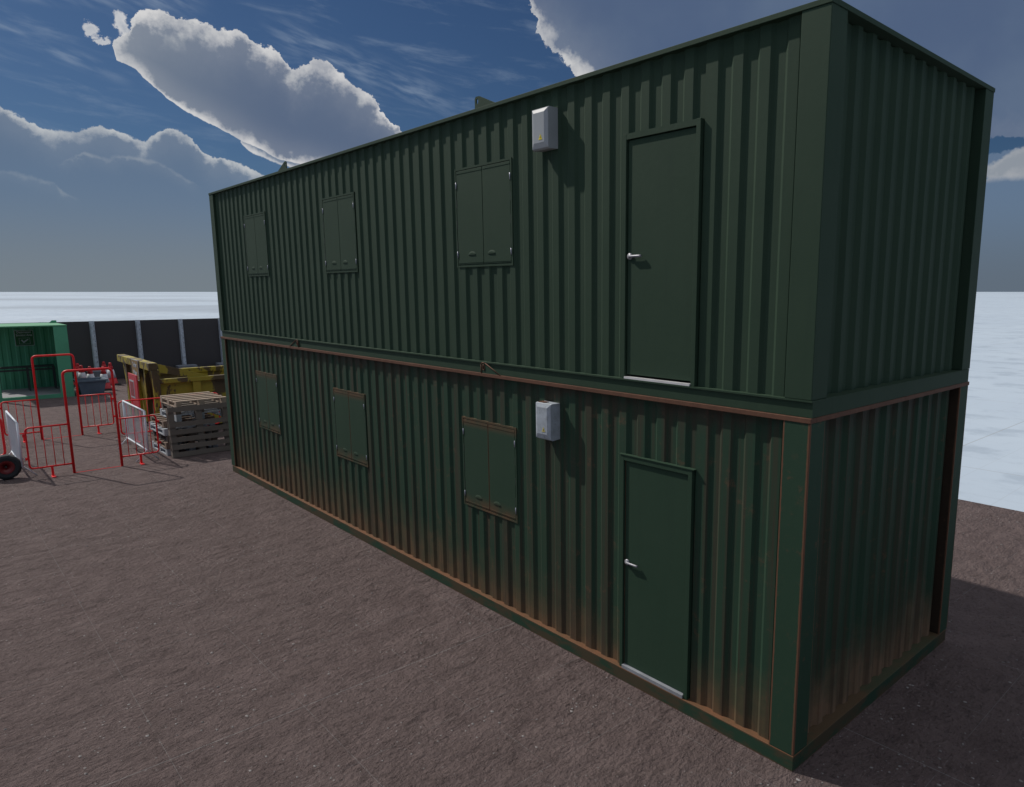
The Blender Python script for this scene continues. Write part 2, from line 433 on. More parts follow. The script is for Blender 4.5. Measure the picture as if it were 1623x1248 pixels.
def copy_tree(o, parent=None):
    c = o.copy(); C.objects.link(c)
    if parent is not None: c.parent = parent
    for ch in list(o.children): copy_tree(ch, c)
    return c

# ------------------------------------------------------------------ ground
g = MB(); Z = -.03; L = 6000
nx = [-L, -600, -80, 80, 600, L]
vs = [[g.bm.verts.new((x, y, Z)) for x in nx] for y in nx]
for i in range(5):
    for j in range(5): g.bm.faces.new((vs[i][j], vs[i][j+1], vs[i+1][j+1], vs[i+1][j]))
struct(g.build('snow_field', M_snow))
g = MB(); g.box((-31.6, -16, -.028), (14, 8.17, 0)); struct(g.build('earth_ground', M_ground))

# loose pebbles strewn over the earth, thicker in some patches
M_stone = plain('grey_stone', (.22, .205, .20), .45, 3.7, .85)
from mathutils import noise as _mn
rg = random.Random(11); pv, pf = [], []
cnt = 0
while cnt < 5200:
    x, y = rg.uniform(-13, 3.2), rg.uniform(-6.5, 8)
    if -12.3 < x < .06 and -.06 < y < 3.0: continue
    if math.hypot(x-2.37, y+4.29) > 14 or rg.random() < math.hypot(x-2.37, y+4.29)/17: continue
    if _mn.noise(Vector((x*.9, y*.9, 0.))) + .35*_mn.noise(Vector((x*3, y*3, 5.))) < rg.uniform(-.25, .45): continue
    sz = .0035 + .011*rg.random()**3.5
    b0 = len(pv); rot = rg.uniform(0, 6.28); ax = rg.uniform(.7, 1.5)
    ring = 5
    for (h_, rr) in ((-.3, .8), (.25, 1.0)):
        for k in range(ring):
            a = rot+k*2*math.pi/ring; q = sz*rr*rg.uniform(.75, 1.2)
            pv.append((x+math.cos(a)*q*ax, y+math.sin(a)*q, h_*sz))
    pv.append((x+rg.uniform(-.2, .2)*sz, y+rg.uniform(-.2, .2)*sz, sz*rg.uniform(.6, .9)))
    for k in range(ring):
        k2 = (k+1) % ring
        pf.append((b0+k, b0+k2, b0+ring+k2, b0+ring+k)); pf.append((b0+ring+k, b0+ring+k2, b0+2*ring))
    cnt += 1
me = bpy.data.meshes.new('loose_pebbles'); me.from_pydata(pv, [], pf); me.materials.append(M_stone)
pb = bpy.data.objects.new('loose_pebbles', me); C.objects.link(pb); pb['kind'] = 'stuff'
pb['label'] = 'small grey pebbles strewn over the brown earth'; pb['category'] = 'pebbles'

# ------------------------------------------------------------------ cabins
LN, WD, HT = 12.195, 2.90, 2.60
def corr_profile(a, b, pitch=.2127, flat=.0800, slope=.0264, dep=.0185, phase=0.):
    """returns [(s, depth)] from a to b; depth 0 is the outer flat"""
    pts = []; s = a - phase
    brk = []
    while s < b + pitch:
        brk += [(s, dep), (s+slope, 0.), (s+slope+flat, 0.), (s+2*slope+flat, dep)]
        s += pitch
    def at(x):
        for (p0, d0), (p1, d1) in zip(brk, brk[1:]):
            if p0 <= x <= p1: return d0 + (d1-d0)*((x-p0)/max(1e-9, p1-p0))
        return dep
    pts = [(a, at(a))] + [q for q in brk if a+1e-4 < q[0] < b-1e-4] + [(b, at(b))]
    return pts
def wall_sheet(m, prof, fn, z0, z1):
    prev = None
    for s_, d in prof:
        cur = (m.bm.verts.new(fn(s_, d, z0)), m.bm.verts.new(fn(s_, d, z1)))
        if prev: m.bm.faces.new((prev[0], cur[0], cur[1], prev[1]))
        prev = cur
FY, EX = .040, .070      # how far front and end sheets sit behind the frame
def sub(L_, a, b): return [q for q in L_ if a < q < b]
def make_cabin(z, G, label, lug_rust, box_m, tri_m, sill_m):
    t = thing('site_cabin', label, 'site cabin', (0, 0, z), 'green steel site cabins stacked two high')
    zb, zt = z+.12, z+HT-.035
    dx0, dx1, dz1 = -1.745, -.975, z+2.065
    # front wall
    m = MB(); ff = lambda s_, d, zz: (-s_, FY+d, zz)     # s runs from the right corner leftwards
    ph = dict(phase=.2127-.008)
    A = corr_profile(.2, LN-.2, **ph)
    def cut(a, b):
        def at(x):
            for (p0, d0), (p1, d1) in zip(A, A[1:]):
                if p0 <= x <= p1: return d0+(d1-d0)*((x-p0)/max(1e-9, p1-p0))
        return [(a, at(a))]+[q for q in A if a < q[0] < b]+[(b, at(b))]
    # a flat cover strip runs beside the door
    wall_sheet(m, cut(.2, -dx1-.134) + [(-dx1-.107, 0.), (-dx1-.001, 0.)], ff, zb, zt)
    wall_sheet(m, cut(-dx1-.001, -dx0), ff, dz1, zt)
    wall_sheet(m, cut(-dx0, LN-.2), ff, zb, zt)
    # the inside of the sheet under the ledge so that nothing is open
    m.build('front_wall', G['wall'], t)
    # end wall
    m = MB(); E_ = corr_profile(.2, WD-.2, pitch=.2085, flat=.062, slope=.042, dep=.028, phase=.17)
    wall_sheet(m, E_, lambda s_, d, zz: (-EX-d, s_, zz), zb, zt)
    m.build('end_wall', G['wall'], t)
    m = MB(); wall_sheet(m, corr_profile(.2, WD-.2), lambda s_, d, zz: (-LN+EX+d, s_, zz), zb, zt); m.build('end_wall', G['wall'], t)
    m = MB(); wall_sheet(m, corr_profile(.2, LN-.2), lambda s_, d, zz: (-s_, WD-FY-d, zz), zb, zt); m.build('back_wall', G['wall'], t)
    # posts
    for (x0, x1) in ((-.205, 0), (-LN, -LN+.205)):
        for (y0, y1) in ((0, .2), (WD-.2, WD)):
            MB().box((x0, y0, zb+.001), (x1, y1, zt), .004).build('corner_post', G['post'], t)
    # base rails
    m = MB()
    e = .05
    if z > 0:   # channel with a lip, set in a touch so that the lugs below clear it
        m.box((-LN+e, .012, z+.003), (.004, .05, z+.108)); m.box((-LN+e, -.004, z+.108), (.006, .10, z+.12))
        m.box((-.03, .05, z+.003), (.004, WD-.03, z+.108)); m.box((-.10, .10, z+.108), (.006, WD-.03, z+.12))
    else:
        m.box((-LN+e, -.002, z+.0), (.002, .10, z+.12), .003)
        m.box((-.115, .10, z+.0), (.002, WD-.03, z+.12), .003)
    m.box((-LN+e, .11, z+.004), (-LN+.13, WD-.12, z+.118)); m.box((-LN+e, WD-.11, z+.004), (-.11, WD-.03, z+.118))
    m.build('base_rail', G['rail'], t)
    MB().box((-LN+.14, .115, z+.02), (-.115, WD-.115, z+.10)).build('floor', G['rail'], t)
    m = MB()
    m.box((-LN-.003, -.006, zt), (.006, .07, z+HT), .003); m.box((-LN-.003, WD-.07, zt), (.006, WD+.005, z+HT), .003)
    m.box((-.09, .07, zt), (.006, WD-.07, z+HT), .003); m.box((-LN-.003, .07, zt), (-LN+.09, WD-.07, z+HT), .003)
    m.build('top_rail', G['toprail'], t)
    MB().box((-LN+.09, .07, z+HT-.03), (-.09, WD-.07, z+HT-.012)).build('roof', G['post'], t)
    # lifting lugs
    for (lx, s_) in ((-3.76, 1), (-8.53, -1)):
        for yy in (.0, WD-.012):
            m = MB(); zz = z+HT+.001
            pts = [(lx, yy, zz), (lx+.33*s_, yy, zz), (lx+.075*s_, yy, zz+.105), (lx+.02*s_, yy, zz+.108), (lx, yy, zz+.09)]
            hc = Vector((lx+.042*s_, yy, zz+.06)); nn = 14
            # plate with a real hole: outer outline bridged to a ring
            hole = [hc+Vector((math.cos(k*2*math.pi/nn)*.017, 0, math.sin(k*2*math.pi/nn)*.028)) for k in range(nn)]
            def onray(d):
                best = None
                for i in range(5):
                    a = Vector(pts[i]); b_ = Vector(pts[(i+1) % 5]); ex = b_-a
                    den = d.x*ex.z - d.z*ex.x
                    if abs(den) < 1e-9: continue
                    tt = ((a.x-hc.x)*ex.z-(a.z-hc.z)*ex.x)/den; uu = ((a.x-hc.x)*d.z-(a.z-hc.z)*d.x)/den
                    if tt > 0 and -1e-6 <= uu <= 1+1e-6 and (best is None or tt < best): best = tt
                return hc + d*best
            ang = sorted([math.atan2(q[2]-hc.z, q[0]-hc.x) for q in pts] + [k*2*math.pi/nn-math.pi for k in range(nn)])
            out = [onray(Vector((math.cos(a), 0, math.sin(a)))) for a in ang]
            inn = [hc+Vector((math.cos(a)*.017, 0, math.sin(a)*.028)) for a in ang]
            th = Vector((0, .012, 0)); K = len(ang)
            rings = [[m.bm.verts.new(q) for q in r_] for r_ in (out, [q+th for q in out], [q+th for q in inn], inn)]
            for r0, r1 in ((0, 1), (1, 2), (2, 3), (3, 0)):
                for k in range(K): m.bm.faces.new((rings[r0][k], rings[r0][(k+1) % K], rings[r1][(k+1) % K], rings[r1][k]))
            lo = m.build('lifting_lug', lug_rust, t)
            if lug_rust is M_lug_up or yy > 1: continue
            # rusty rim of the plate
            m = MB(); off_ = Vector((0, -.004, 0))
            for a, b_ in ((pts[4], pts[0]), (pts[1], pts[2]), (pts[2], pts[3]), (pts[3], pts[4])):
                m.tube([Vector(a)+off_, Vector(b_)+off_], .0055, seg=6)
            m.tube([h_+off_ for h_ in hole], .005, True, 6)
            m.build('worn_edge', G['toprail'], lo)
    # door frame
    m = MB(); fw = .045
    dx0 -= .012; dx1 -= .012
    m.box((dx0, .012, zb+.001), (dx0+.035, .09, dz1), .002)
    m.box((dx1-.04, .012, zb+.001), (dx1, .09, dz1), .002)
    m.box((dx0+.035, .013, dz1-.045), (dx1-.04, .09, dz1-.001))
    if z == 0: m.box((dx0-.02, .006, dz1+.001), (dx1+.02, .05, dz1+.007))
    m.build('door_frame', G['door'], t)
    d = MB().box((dx0+.045, .030, zb+.035), (dx1-.042, .06, dz1-.052), .003).build('door', G['door'], t)
    if z == 0:
        MB().box((dx0+.036, .034, zb+.03), (dx0+.040, .055, dz1-.05)).build('door_seal', G['toprail'], d)
    m = MB()
    hx, hz = dx0+.075, z+1.115
    m.lathe([(.001, 0), (.026, .001), (.026, .012), (.001, .013)], (0, 0, 0), 16)
    for v in m.bm.verts: v.co = Vector((hx+v.co.x, .030-v.co.z, hz+v.co.y))
    m.tube([(hx, .024, hz), (hx, .014, hz), (hx+.010, .006, hz), (hx+.12, .006, hz), (hx+.135, .010, hz)], .0105, seg=8)
    m.build('door_handle', M_steel, d)
    MB().box((dx0+.04, .0, zb+.001), (dx1-.041, .055, zb+(.030 if z == 0 else .018))).build('threshold', sill_m, t)
    # window shutters
    for wx in (-4.20, -7.475, -10.575):
        w_, h0, h1 = .965, z+1.085, z+2.085
        o = MB()
        f_ = .020; fy = .031
        o.box((wx, fy, h0), (wx+f_, .07, h1)); o.box((wx+w_-f_, fy, h0), (wx+w_, .07, h1))
        o.box((wx+f_, fy+.001, h1-f_), (wx+w_-f_, .07, h1-.001)); o.box((wx+f_, fy+.001, h0+.001), (wx+w_-f_, .07, h0+f_))
        o.box((wx+f_, .045, h0+f_), (wx+w_-f_, .069, h1-f_))
        sh = o.build('window_shutter', G['shutter'], t)
        mid = wx+w_/2
        for (a, b_) in ((wx+f_+.007, mid-.004), (mid+.004, wx+w_-f_-.007)):
            q = MB(); q.box((a, .033, h0+f_+.010), (b_, .0445, h1-f_-.008), .002)
            q.box((a+.004, .030, h1-f_-.034), (b_-.004, .034, h1-f_-.026)); q.box((a+.004, .030, h0+f_+.024), (b_-.004, .034, h0+f_+.032))
            # pressed half-moon pull
            cxx = (a+b_)/2 + (.03 if a < mid-.1 else -.09); zz = h0+f_+.10
            NN = 10; prev = None
            base_ = [q.bm.verts.new((cxx+.068*math.cos(k*math.pi/NN), .0332, zz+.040*math.sin(k*math.pi/NN))) for k in range(NN+1)]
            tp_ = [q.bm.verts.new((cxx+.05*math.cos(k*math.pi/NN), .0255, zz+.004+.020*math.sin(k*math.pi/NN))) for k in range(NN+1)]
            for k in range(NN): q.bm.faces.new((base_[k], base_[k+1], tp_[k+1], tp_[k])).smooth = True
            q.bm.faces.new(tp_); q.bm.faces.new((base_[0], tp_[0], tp_[-1], base_[-1]))
            q.build('shutter_leaf', G['shutter'], sh)
        for hx_ in (wx+f_+.003, wx+w_-f_-.003):
            for (za, zc) in ((h0+.10, h0+.165), (h1-.20, h1-.135)):
                MB().tube([(hx_, .029, za), (hx_, .029, zc)], .005, seg=8).build('hinge', M_hinge, sh)
            for k in range(3):
                za = h0+.19+k*.21; MB().box((hx_-.003, .0305, za), (hx_+.003, .034, za+.08)).build('seal_gap', M_black, sh)
    # meter box
    x0, x1, y0, z0, z1 = -2.79, -2.572, -.072, z+2.075, z+2.405
    q = MB()
    q.poly([(x0, y0, z0), (x0, y0, z1-.0), (x0, y0+.012, z1+.006), (x0, FY-.001, z1+.006), (x0, FY-.001, z0-.004), (x0, y0+.02, z0-.012)], (x1-x0, 0, 0))
    bx = q.build('meter_box', box_m, t)
    q = MB(); i1, i2 = .003, .034
    a = [(x0+i1, y0-.001, z0+i1), (x1-i1, y0-.001, z0+i1), (x1-i1, y0-.001, z1-i1), (x0+i1, y0-.001, z1-i1)]
    b_ = [(x0+i2, y0-.014, z0+i2+.012), (x1-i2-.008, y0-.014, z0+i2+.012), (x1-i2-.008, y0-.014, z1-i2), (x0+i2, y0-.014, z1-i2)]
    va = [q.bm.verts.new(c_) for c_ in a]; vb = [q.bm.verts.new(c_) for c_ in b_]
    q.bm.faces.new(vb)
    for k in range(4): q.bm.faces.new((va[k], va[(k+1) % 4], vb[(k+1) % 4], vb[k]))
    q.build('box_lid', box_m, bx)
    tx, tz = x0+.128, z0+.068
    q = MB(); q.poly([(tx-.024, y0-.0145, tz), (tx+.024, y0-.0145, tz), (tx, y0-.0145, tz+.046)], (0, -.002, 0))
    q.build('warning_symbol', tri_m, bx)
    q = MB(); q.poly([(tx+.001, y0-.017, tz+.010), (tx+.006, y0-.017, tz+.018), (tx+.001, y0-.017, tz+.018), (tx+.004, y0-.017, tz+.030), (tx-.005, y0-.017, tz+.016), (tx-.0005, y0-.017, tz+.016)], (0, -.001, 0))
    q.build('lightning_bolt', M_black, bx)
    if z == 0:
        q = MB(); q.box((x0+.02, y0+.014, z1+.0065), (x0+.11, FY-.04, z1+.012)); q.build('rusty_patch', G['toprail'], bx)
    return t
M_lug_up = G_up['post']
make_cabin(0., G_low, 'rusty dark green steel cabin at ground level, bottom of the stack of two', G_low['post'], M_boxw, M_yelw, M_sill2)
make_cabin(2.6, G_up, 'clean dark green steel cabin standing on top of the rusty one', G_up['post'], M_box, M_yel, M_sill)

# ------------------------------------------------------------------ green shelter
M_shg = plain('bright_green_paint', (.085, .35, .200), .10, 1.5, .6)
M_shr = plain('green_roof_paint', (.075, .30, .150), .06, 1.5, .6)
M_floor = plain('grey_floor', (.22, .225, .245), .15, 2., .7)
M_signg = plain('sign_green', (.012, .115, .035), .05, 9., .5)
M_signw = plain('sign_white', (.42, .47, .50), .06, 9., .5)
def text_mesh(body, size, m, parent, name, M4, extrude=.002, sx=1.):
    cu = bpy.data.curves.new(name, 'FONT'); cu.body = body; cu.size = size; cu.extrude = extrude
    cu.align_x = 'CENTER'; cu.align_y = 'CENTER'; cu.offset = size*.02; cu.resolution_u = 3
    o = bpy.data.objects.new(name+'_tmp', cu); C.objects.link(o)
    bpy.context.view_layer.update()
    me = bpy.data.meshes.new_from_object(o.evaluated_get(bpy.context.evaluated_depsgraph_get()))
    bpy.data.objects.remove(o); bpy.data.curves.remove(cu)
    me.transform(Matrix.Diagonal((sx, 1, 1, 1))); me.transform(M4); me.name = name
    me.materials.clear(); me.materials.append(m)
    ob = bpy.data.objects.new(name, me); C.objects.link(ob); ob.parent = parent
    L_ = Vector((0, 0, 0)); q = parent
    while q is not None: L_ += q.location; q = q.parent
    me.transform(Matrix.Translation(-L_))
    return ob
SX0, SX1, SY0, SY1, SH = -28.95, -26.42, -2.42, -.46, 2.36
t = thing('smoking_shelter', 'bright green open fronted steel smoking shelter in front of the dark hoarding', 'shelter', (SX1, (SY0+SY1)/2, 0))
m = MB(); pr = corr_profile(SY0+.06, SY1-.06, pitch=.24, dep=.02)
wall_sheet(m, pr, lambda s_, d, zz: (SX0+.07-d, s_, zz), .12, SH-.04); m.build('back_wall', M_shg, t)
m = MB(); pr = corr_profile(-SX1+.06, -SX0-.06, pitch=.24, dep=.02)
wall_sheet(m, pr, lambda s_, d, zz: (-s_, SY1-.03-d, zz), .12, SH-.04); m.build('side_wall', M_shg, t)
for (px_, py_, wx_, wy_) in ((SX1-.08, SY1-.36, .08, .36), (SX0, SY1-.12, .1, .12), (SX0, SY0, .1, .1), (SX1-.08, SY0, .08, .1)):
    MB().box((px_, py_, .12), (px_+wx_, py_+wy_, SH-.04), .003).build('post', M_shg, t)
m = MB(); m.box((SX1-.09, SY0+.0, 0), (SX1+.003, SY1, .12)); m.box((SX0, SY0, 0), (SX1-.09, SY0+.1, .118)); m.box((SX0, SY1-.1, 0), (SX1-.09, SY1-.001, .118)); m.box((SX0, SY0+.1, 0), (SX0+.1, SY1-.1, .117))
m.build('base_rail', M_shg, t)
MB().box((SX0+.1, SY0+.1, .02), (SX1-.09, SY1-.1, .125)).build('floor', M_floor, t)
m = MB(); m.box((SX0-.01, SY0-.01, SH-.04), (SX1+.01, SY1+.01, SH), .004); m.build('roof', M_shr, t)
m = MB(); m.poly([(SX0+.5, SY1-.22, SH+.001), (SX0+.5, SY1+.0, SH+.001), (SX0+.5, SY1-.0, SH+.09), (SX0+.5, SY1-.13, SH+.09)], (.012, 0, 0)); m.build('lifting_lug', M_shg, t)
# sign on the back wall
sx = SX0+.085
sg = MB().box((sx, -1.62, 1.59), (sx+.012, -1.10, 2.12)).build('no_title_sign', M_signw, t); sg.name = 'smoking_area_sign'
MB().box((sx+.012, -1.605, 1.605), (sx+.015, -1.115, 2.105)).build('sign_face', M_signg, sg)
RX = Matrix(((0, 0, 1, 0), (1, 0, 0, 0), (0, 1, 0, 0), (0, 0, 0, 1)))   # text plane facing +X, reading along +Y
text_mesh('Designated', .105, M_signw, sg, 'sign_wording', Matrix.Translation((sx+.0165, -1.36, 2.055)) @ RX, .0015, .82)
text_mesh('Smoking Area', .105, M_signw, sg, 'sign_wording', Matrix.Translation((sx+.0165, -1.36, 1.955)) @ RX, .0015, .74)
q = MB(); yc, zc = -1.36, 1.755
for a, b_ in (((yc-.15, zc-.105), (yc+.15, zc-.098)), ((yc-.15, zc+.098), (yc+.15, zc+.105))): q.box((sx+.015, a[0], a[1]), (sx+.0165, b_[0], b_[1]))
q.box((sx+.015, yc-.15, zc-.098), (sx+.0165, yc-.143, zc+.098)); q.box((sx+.015, yc+.143, zc-.098), (sx+.0165, yc+.15, zc+.098))
q.poly([(sx+.015, yc-.10, zc+.03), (sx+.015, yc-.065, zc+.055), (sx+.015, yc-.03, zc-.01), (sx+.015, yc+.09, zc+.07), (sx+.015, yc+.11, zc+.045), (sx+.015, yc-.03, zc-.075)], (.002, 0, 0))
q.build('tick_symbol', M_signw, sg)
# table inside
M_tbl = plain('dark_table', (.030, .038, .036), .2, 4., .6)
t = thing('standing_table', 'long black narrow table standing inside the green shelter', 'table', (-28.2, -1.5, .125))
m = MB(); m.box((-28.36, -2.33, .90), (-28.02, -.72, .955), .004); m.build('table_top', M_tbl, t)
m = MB(); m.box((-28.04, -2.33, .80), (-28.0, -.70, .86)); m.build('rail', M_tbl, t)
for yy in (-.735, -1.455, -2.22):
    m = MB(); m.box((-28.035, yy-.022, .126), (-27.99, yy+.022, .90)); m.box((-28.34, yy-.02, .126), (-28.30, yy+.02, .90)); m.box((-28.30, yy-.02, .14), (-28.035, yy+.02, .17)); m.build('leg', M_tbl, t)

# ------------------------------------------------------------------ hoarding
M_hoard = plain('charcoal_hoarding', (.052, .050, .052), .06, .8, .8)
M_galv = plain('galvanised_steel', (.46, .52, .58), .22, 9., .5, .1)
M_conc = plain('grey_concrete', (.17, .19, .22), .2, 5., .85)
FX = -31.0
t = thing('hoarding_fence', 'dark charcoal hoarding fence with galvanised posts on concrete blocks', 'fence', (FX, 1.7, 0))
posts = [.95+1.535*k for k in range(-2, 6)]
for i, yy in enumerate(posts):
    m = MB()   # H section with slotted flange
    m.box((FX, yy-.085, .02), (FX+.012, yy+.085, 2.31)); m.box((FX+.012, yy-.012, .02), (FX+.085, yy+.012, 2.31)); m.box((FX+.085, yy-.06, .02), (FX+.097, yy+.06, 2.31))
    po = m.build('fence_post', M_galv, t)
    for k in range(9): MB().box((FX+.0975, yy+.03, .5+k*.2), (FX+.0985, yy+.042, .56+k*.2)).build('bolt_slot', M_black, po)
    MB().box((FX+.0985, yy-.36, 0), (FX+.55, yy+.36, .42), .03).build('concrete_block', M_conc, t)
    if i < len(posts)-1:
        y1_ = posts[i+1]
        MB().box((FX-.03, yy+.012, .03), (FX-.001, y1_-.012, 2.30)).build('hoarding_panel', M_hoard, t)
MB().box((FX-.15, posts[0]-.1, 0), (FX-.031, posts[-1]+.1, .12)).build('footing', M_conc, t)

# ------------------------------------------------------------------ red barriers
M_red = plain('red_powder_coat', (.78, .007, .012), .06, 6., .45)
def arc_path(pts, r, fn):
    """2-D open path with rounded corners mapped by fn(y, z)"""
    out = [pts[0]]
    for a, b_, c_ in zip(pts, pts[1:], pts[2:]):
        A, B, D = Vector(a), Vector(b_), Vector(c_)
        u = (A-B).normalized(); v = (D-B).normalized()
        p0, p1 = B+u*r, B+v*r
        for k in range(7):
            s_ = k/6; out.append(tuple((1-s_)**2*p0+2*s_*(1-s_)*B+s_**2*p1))
    out.append(pts[-1])
    return [fn(*q) for q in out]
def side_panel(x, yi, yo, t):
    fn = lambda y, z: (x, y, z)
    p_ = MB(); p_.tube(arc_path([(yi, .955), (yo, .955), (yo, .19), (yi, .19)], .07, fn), .0155); fr = p_.build('side_panel', M_red, t)
    for k in range(1, 5):
        yy = yi+(yo-yi)*k/4.9; MB().tube([(x, yy, .19), (x, yy, .955)], .0075, seg=6).build('bar', M_red, fr)
    yc_ = (yi+yo)/2
    f_ = MB(); f_.box((x-.02, yc_-.018, .012), (x+.02, yc_+.018, .19)); f_.box((x-.03, yc_-.03, .0), (x+.16, yc_+.03, .012)); f_.build('foot', M_red, t)
    for zz in (.36, .80): MB().box((x-.016, yo, zz), (x+.016, yo+math.copysign(.05, yo-yi), zz+.045)).build('coupling', M_red, t)
def arch(x, label):
    t = thing('walkway_arch_barrier', label, 'arch barrier', (x, -1.86, 0), 'red tubular arch barriers across the walkway')
    fn = lambda y, z: (x, y, z)
    MB().tube(arc_path([(-2.25, .0), (-2.25, 1.96), (-1.465, 1.96), (-1.465, .0)], .09, fn), .0235).build('arch', M_red, t)
    MB().box((x-.009, -2.235, .0), (x+.009, -1.48, .007)).build('threshold_strip', M_red, t)
    side_panel(x, -2.25, -2.91, t); side_panel(x, -1.465, -.80, t)
    return t
arch(-14.1, 'red tubular arch barrier with two side panels, the nearer of the two')
arch(-18.42, 'red tubular arch barrier further back, towards the green shelter')
M_reda = M_red
def rbarrier(x, ya, yb, label, z0=.20, z1=.965, rad=.016):
    t = thing('red_barrier', label, 'barrier', (x, (ya+yb)/2, 0))
    fn = lambda y, z: (x, y, z)
    pts = arc_path([((ya+yb)/2, z1), (yb, z1), (yb, z0), (ya, z0), (ya, z1), ((ya+yb)/2-.01, z1)], .09, fn)
    MB().tube(pts[:-1], rad, True).build('frame', M_red, t)
    n_ = int((yb-ya)/.135)
    for k in range(1, n_):
        yy = ya+(yb-ya)*k/n_; MB().tube([(x, yy, z0), (x, yy, z1)], .007, seg=6).build('bar', M_red, t)
    for yy in (ya+.3, yb-.3):
        MB().box((x-.22, yy-.02, 0), (x+.22, yy+.02, .015)).box((x-.018, yy-.018, .0151), (x+.018, yy+.018, z0)).build('foot', M_red, t)
rbarrier(-16.65, -.97, 1.13, 'red tubular barrier in front of the yellow skip, half hidden by the pallets')
rbarrier(-15.8, -5.2, -3.12, 'red tubular barrier with rounded end at the left edge of the photo', rad=.022)

# ------------------------------------------------------------------ white barriers
M_white = plain('white_powder_coat', (.62, .69, .76), .06, 9., .45)
def wbarrier(y, xa, xb, label):
    t = thing('pedestrian_barrier', label, 'barrier', ((xa+xb)/2, y, 0), 'white slatted pedestrian barriers')
    z0, z1 = .23, 1.05
    m = MB(); m.tube([(xa, y, z0), (xa, y, z1), ], .019); m.tube([(xb, y, z0), (xb, y, z1)], .019); m.tube([(xa, y, z1), (xb, y, z1)], .019); m.tube([(xa, y, z0), (xb, y, z0)], .017)
    m.build('frame', M_white, t)
    n_ = 19
    for k in range(1, n_):
        xx = xa+(xb-xa)*k/n_; MB().box((xx-.0045, y-.0045, z0), (xx+.0045, y+.0045, z1)).build('upright', M_white, t)
    for xx in (xa+.06, xb-.14):
        m = MB(); m.tube([(xx, y-.20, .012), (xx, y, z0), (xx, y+.20, .012)], .013, seg=8); m.build('foot', M_white, t)
wbarrier(-.985, -16.05, -14.12, 'white slatted barrier beside the pallet stack')
wbarrier(-3.0, -16.05, -14.22, 'white slatted barrier behind the black wheel')

# ------------------------------------------------------------------ wheel
M_rub = plain('black_rubber', (.022, .028, .032), .2, 9., .85)
M_hub = plain('dark_red_hub', (.16, .012, .014), .1, 9., .4)
t = thing('trailer_wheel', 'black rubber wheel with dark red hub standing on the ground', 'wheel', (-14.35, -3.225, 0))
c = (-14.38, -3.23, .235)
MB().lathe([(.13, -.075), (.185, -.085), (.222, -.07), (.235, -.03), (.235, .03), (.222, .07), (.185, .085), (.13, .075), (.125, .04), (.125, -.04)], c, 14, 'X', False).build('tyre', M_rub, t)
MB().lathe([(.128, -.05), (.128, .068), (.120, .072), (.022, -.02), (.02, -.03)], c, 24, 'X').build('rim', M_hub, t)
MB().tube([(c[0]-.45, c[1], c[2]), (c[0]+.03, c[1], c[2])], .018).build('axle', M_black, t)

# ------------------------------------------------------------------ pallets
def f_wood(c1, c2):
    def f(n, b):
        p = OB(n); rnd = n.new('ShaderNodeNewGeometry').outputs['Random Per Island']
        g_ = n.noise(n.scale(p, (3., 3., 30.)), 2., 5., .6)
        c = n.mix(g_, c1, c2); c = n.mix(n.mul(rnd, .45), c, tuple(x*.6 for x in c1))
        n.l.new(c, b.inputs['Base Color'])
    return f
W_ = {'brown': mat('brown_pallet_wood', f_wood((.17, .125, .095), (.24, .18, .14)), .85),
      'dark': mat('dark_pallet_wood', f_wood((.10, .085, .072), (.16, .135, .115)), .85),
      'white': mat('whitewashed_wood', f_wood((.34, .38, .42), (.46, .50, .53)), .8),
      'tan': mat('tan_pallet_wood', f_wood((.33, .26, .195), (.44, .35, .27)), .85),
      'grey': mat('grey_pallet_wood', f_wood((.155, .132, .112), (.205, .178, .152)), .85)}
def pallet(kind, label, loc, rot, miss=None, group='wooden pallets in the stack'):
    """1.2 x 1.0 x 0.144; local origin at the centre of its underside"""
    t = thing('wooden_pallet', label, 'pallet', (0, 0, 0), group)
    mt = W_[kind]; bw = .060 if miss else .048
    m = MB()
    nb = 7 if miss else 5
    for k in range(nb):
        if k == miss: continue
        xx = -.6+.05+k*(1.1/(nb-1)); m.box((xx-bw, -.5, .122), (xx+bw, .5, .144))
    m.build('deck_boards', mt, t)
    m = MB()
    for yy in (-.45, 0, .45):
        m.box((-.6, yy-.05, .1001), (.6, yy+.05, .1219))
    m.build('stringer_boards', mt, t)
    for yy in (-.45, 0, .45):
        for xx in (-.53, 0, .53): MB().box((xx-.07, yy-.05, .0221), (xx+.07, yy+.05, .10)).build('block', mt, t)
    m = MB()
    for yy in (-.45, 0, .45): m.box((-.6, yy-.05, 0), (.6, yy+.05, .022))
    m.build('bottom_boards', mt, t)
    t.location = loc; t.rotation_euler = rot
    return t
ST = [('white', 'whitewashed pallet at the very bottom of the stack', -15.08, -.08, .5),
      ('brown', 'brown pallet second from the bottom of the stack', -15.05, -.07, -1.2),
      ('dark', 'dark weathered pallet third from the bottom of the stack', -15.07, -.05, .8),
      ('white', 'whitewashed pallet fourth from the bottom, between two brown ones', -15.10, -.10, 1.),
      ('brown', 'brown pallet fifth from the bottom, sticking out to the left', -15.22, -.05, -.8),
      ('white', 'whitewashed pallet sixth from the bottom, set back on the stack', -14.98, .12, 1.4),
      ('dark', 'dark weathered pallet just below the tan top one', -14.98, .14, -.7),
      ('tan', 'pale tan pallet on top of the stack', -14.96, .14, 1.0)]
for k, (kd, lb, xx, yy, a) in enumerate(ST):
    pallet(kd, lb, (xx, yy, k*.1445), (0, 0, R(a)))
# the pallet standing on its edge: boards run along Y, deck faces the camera (+X)
lp = pallet('grey', 'grey pallet with a missing board standing on edge against the stack', (0, 0, 0), (0, 0, 0), miss=1, group=None)
tilt = R(6.5)
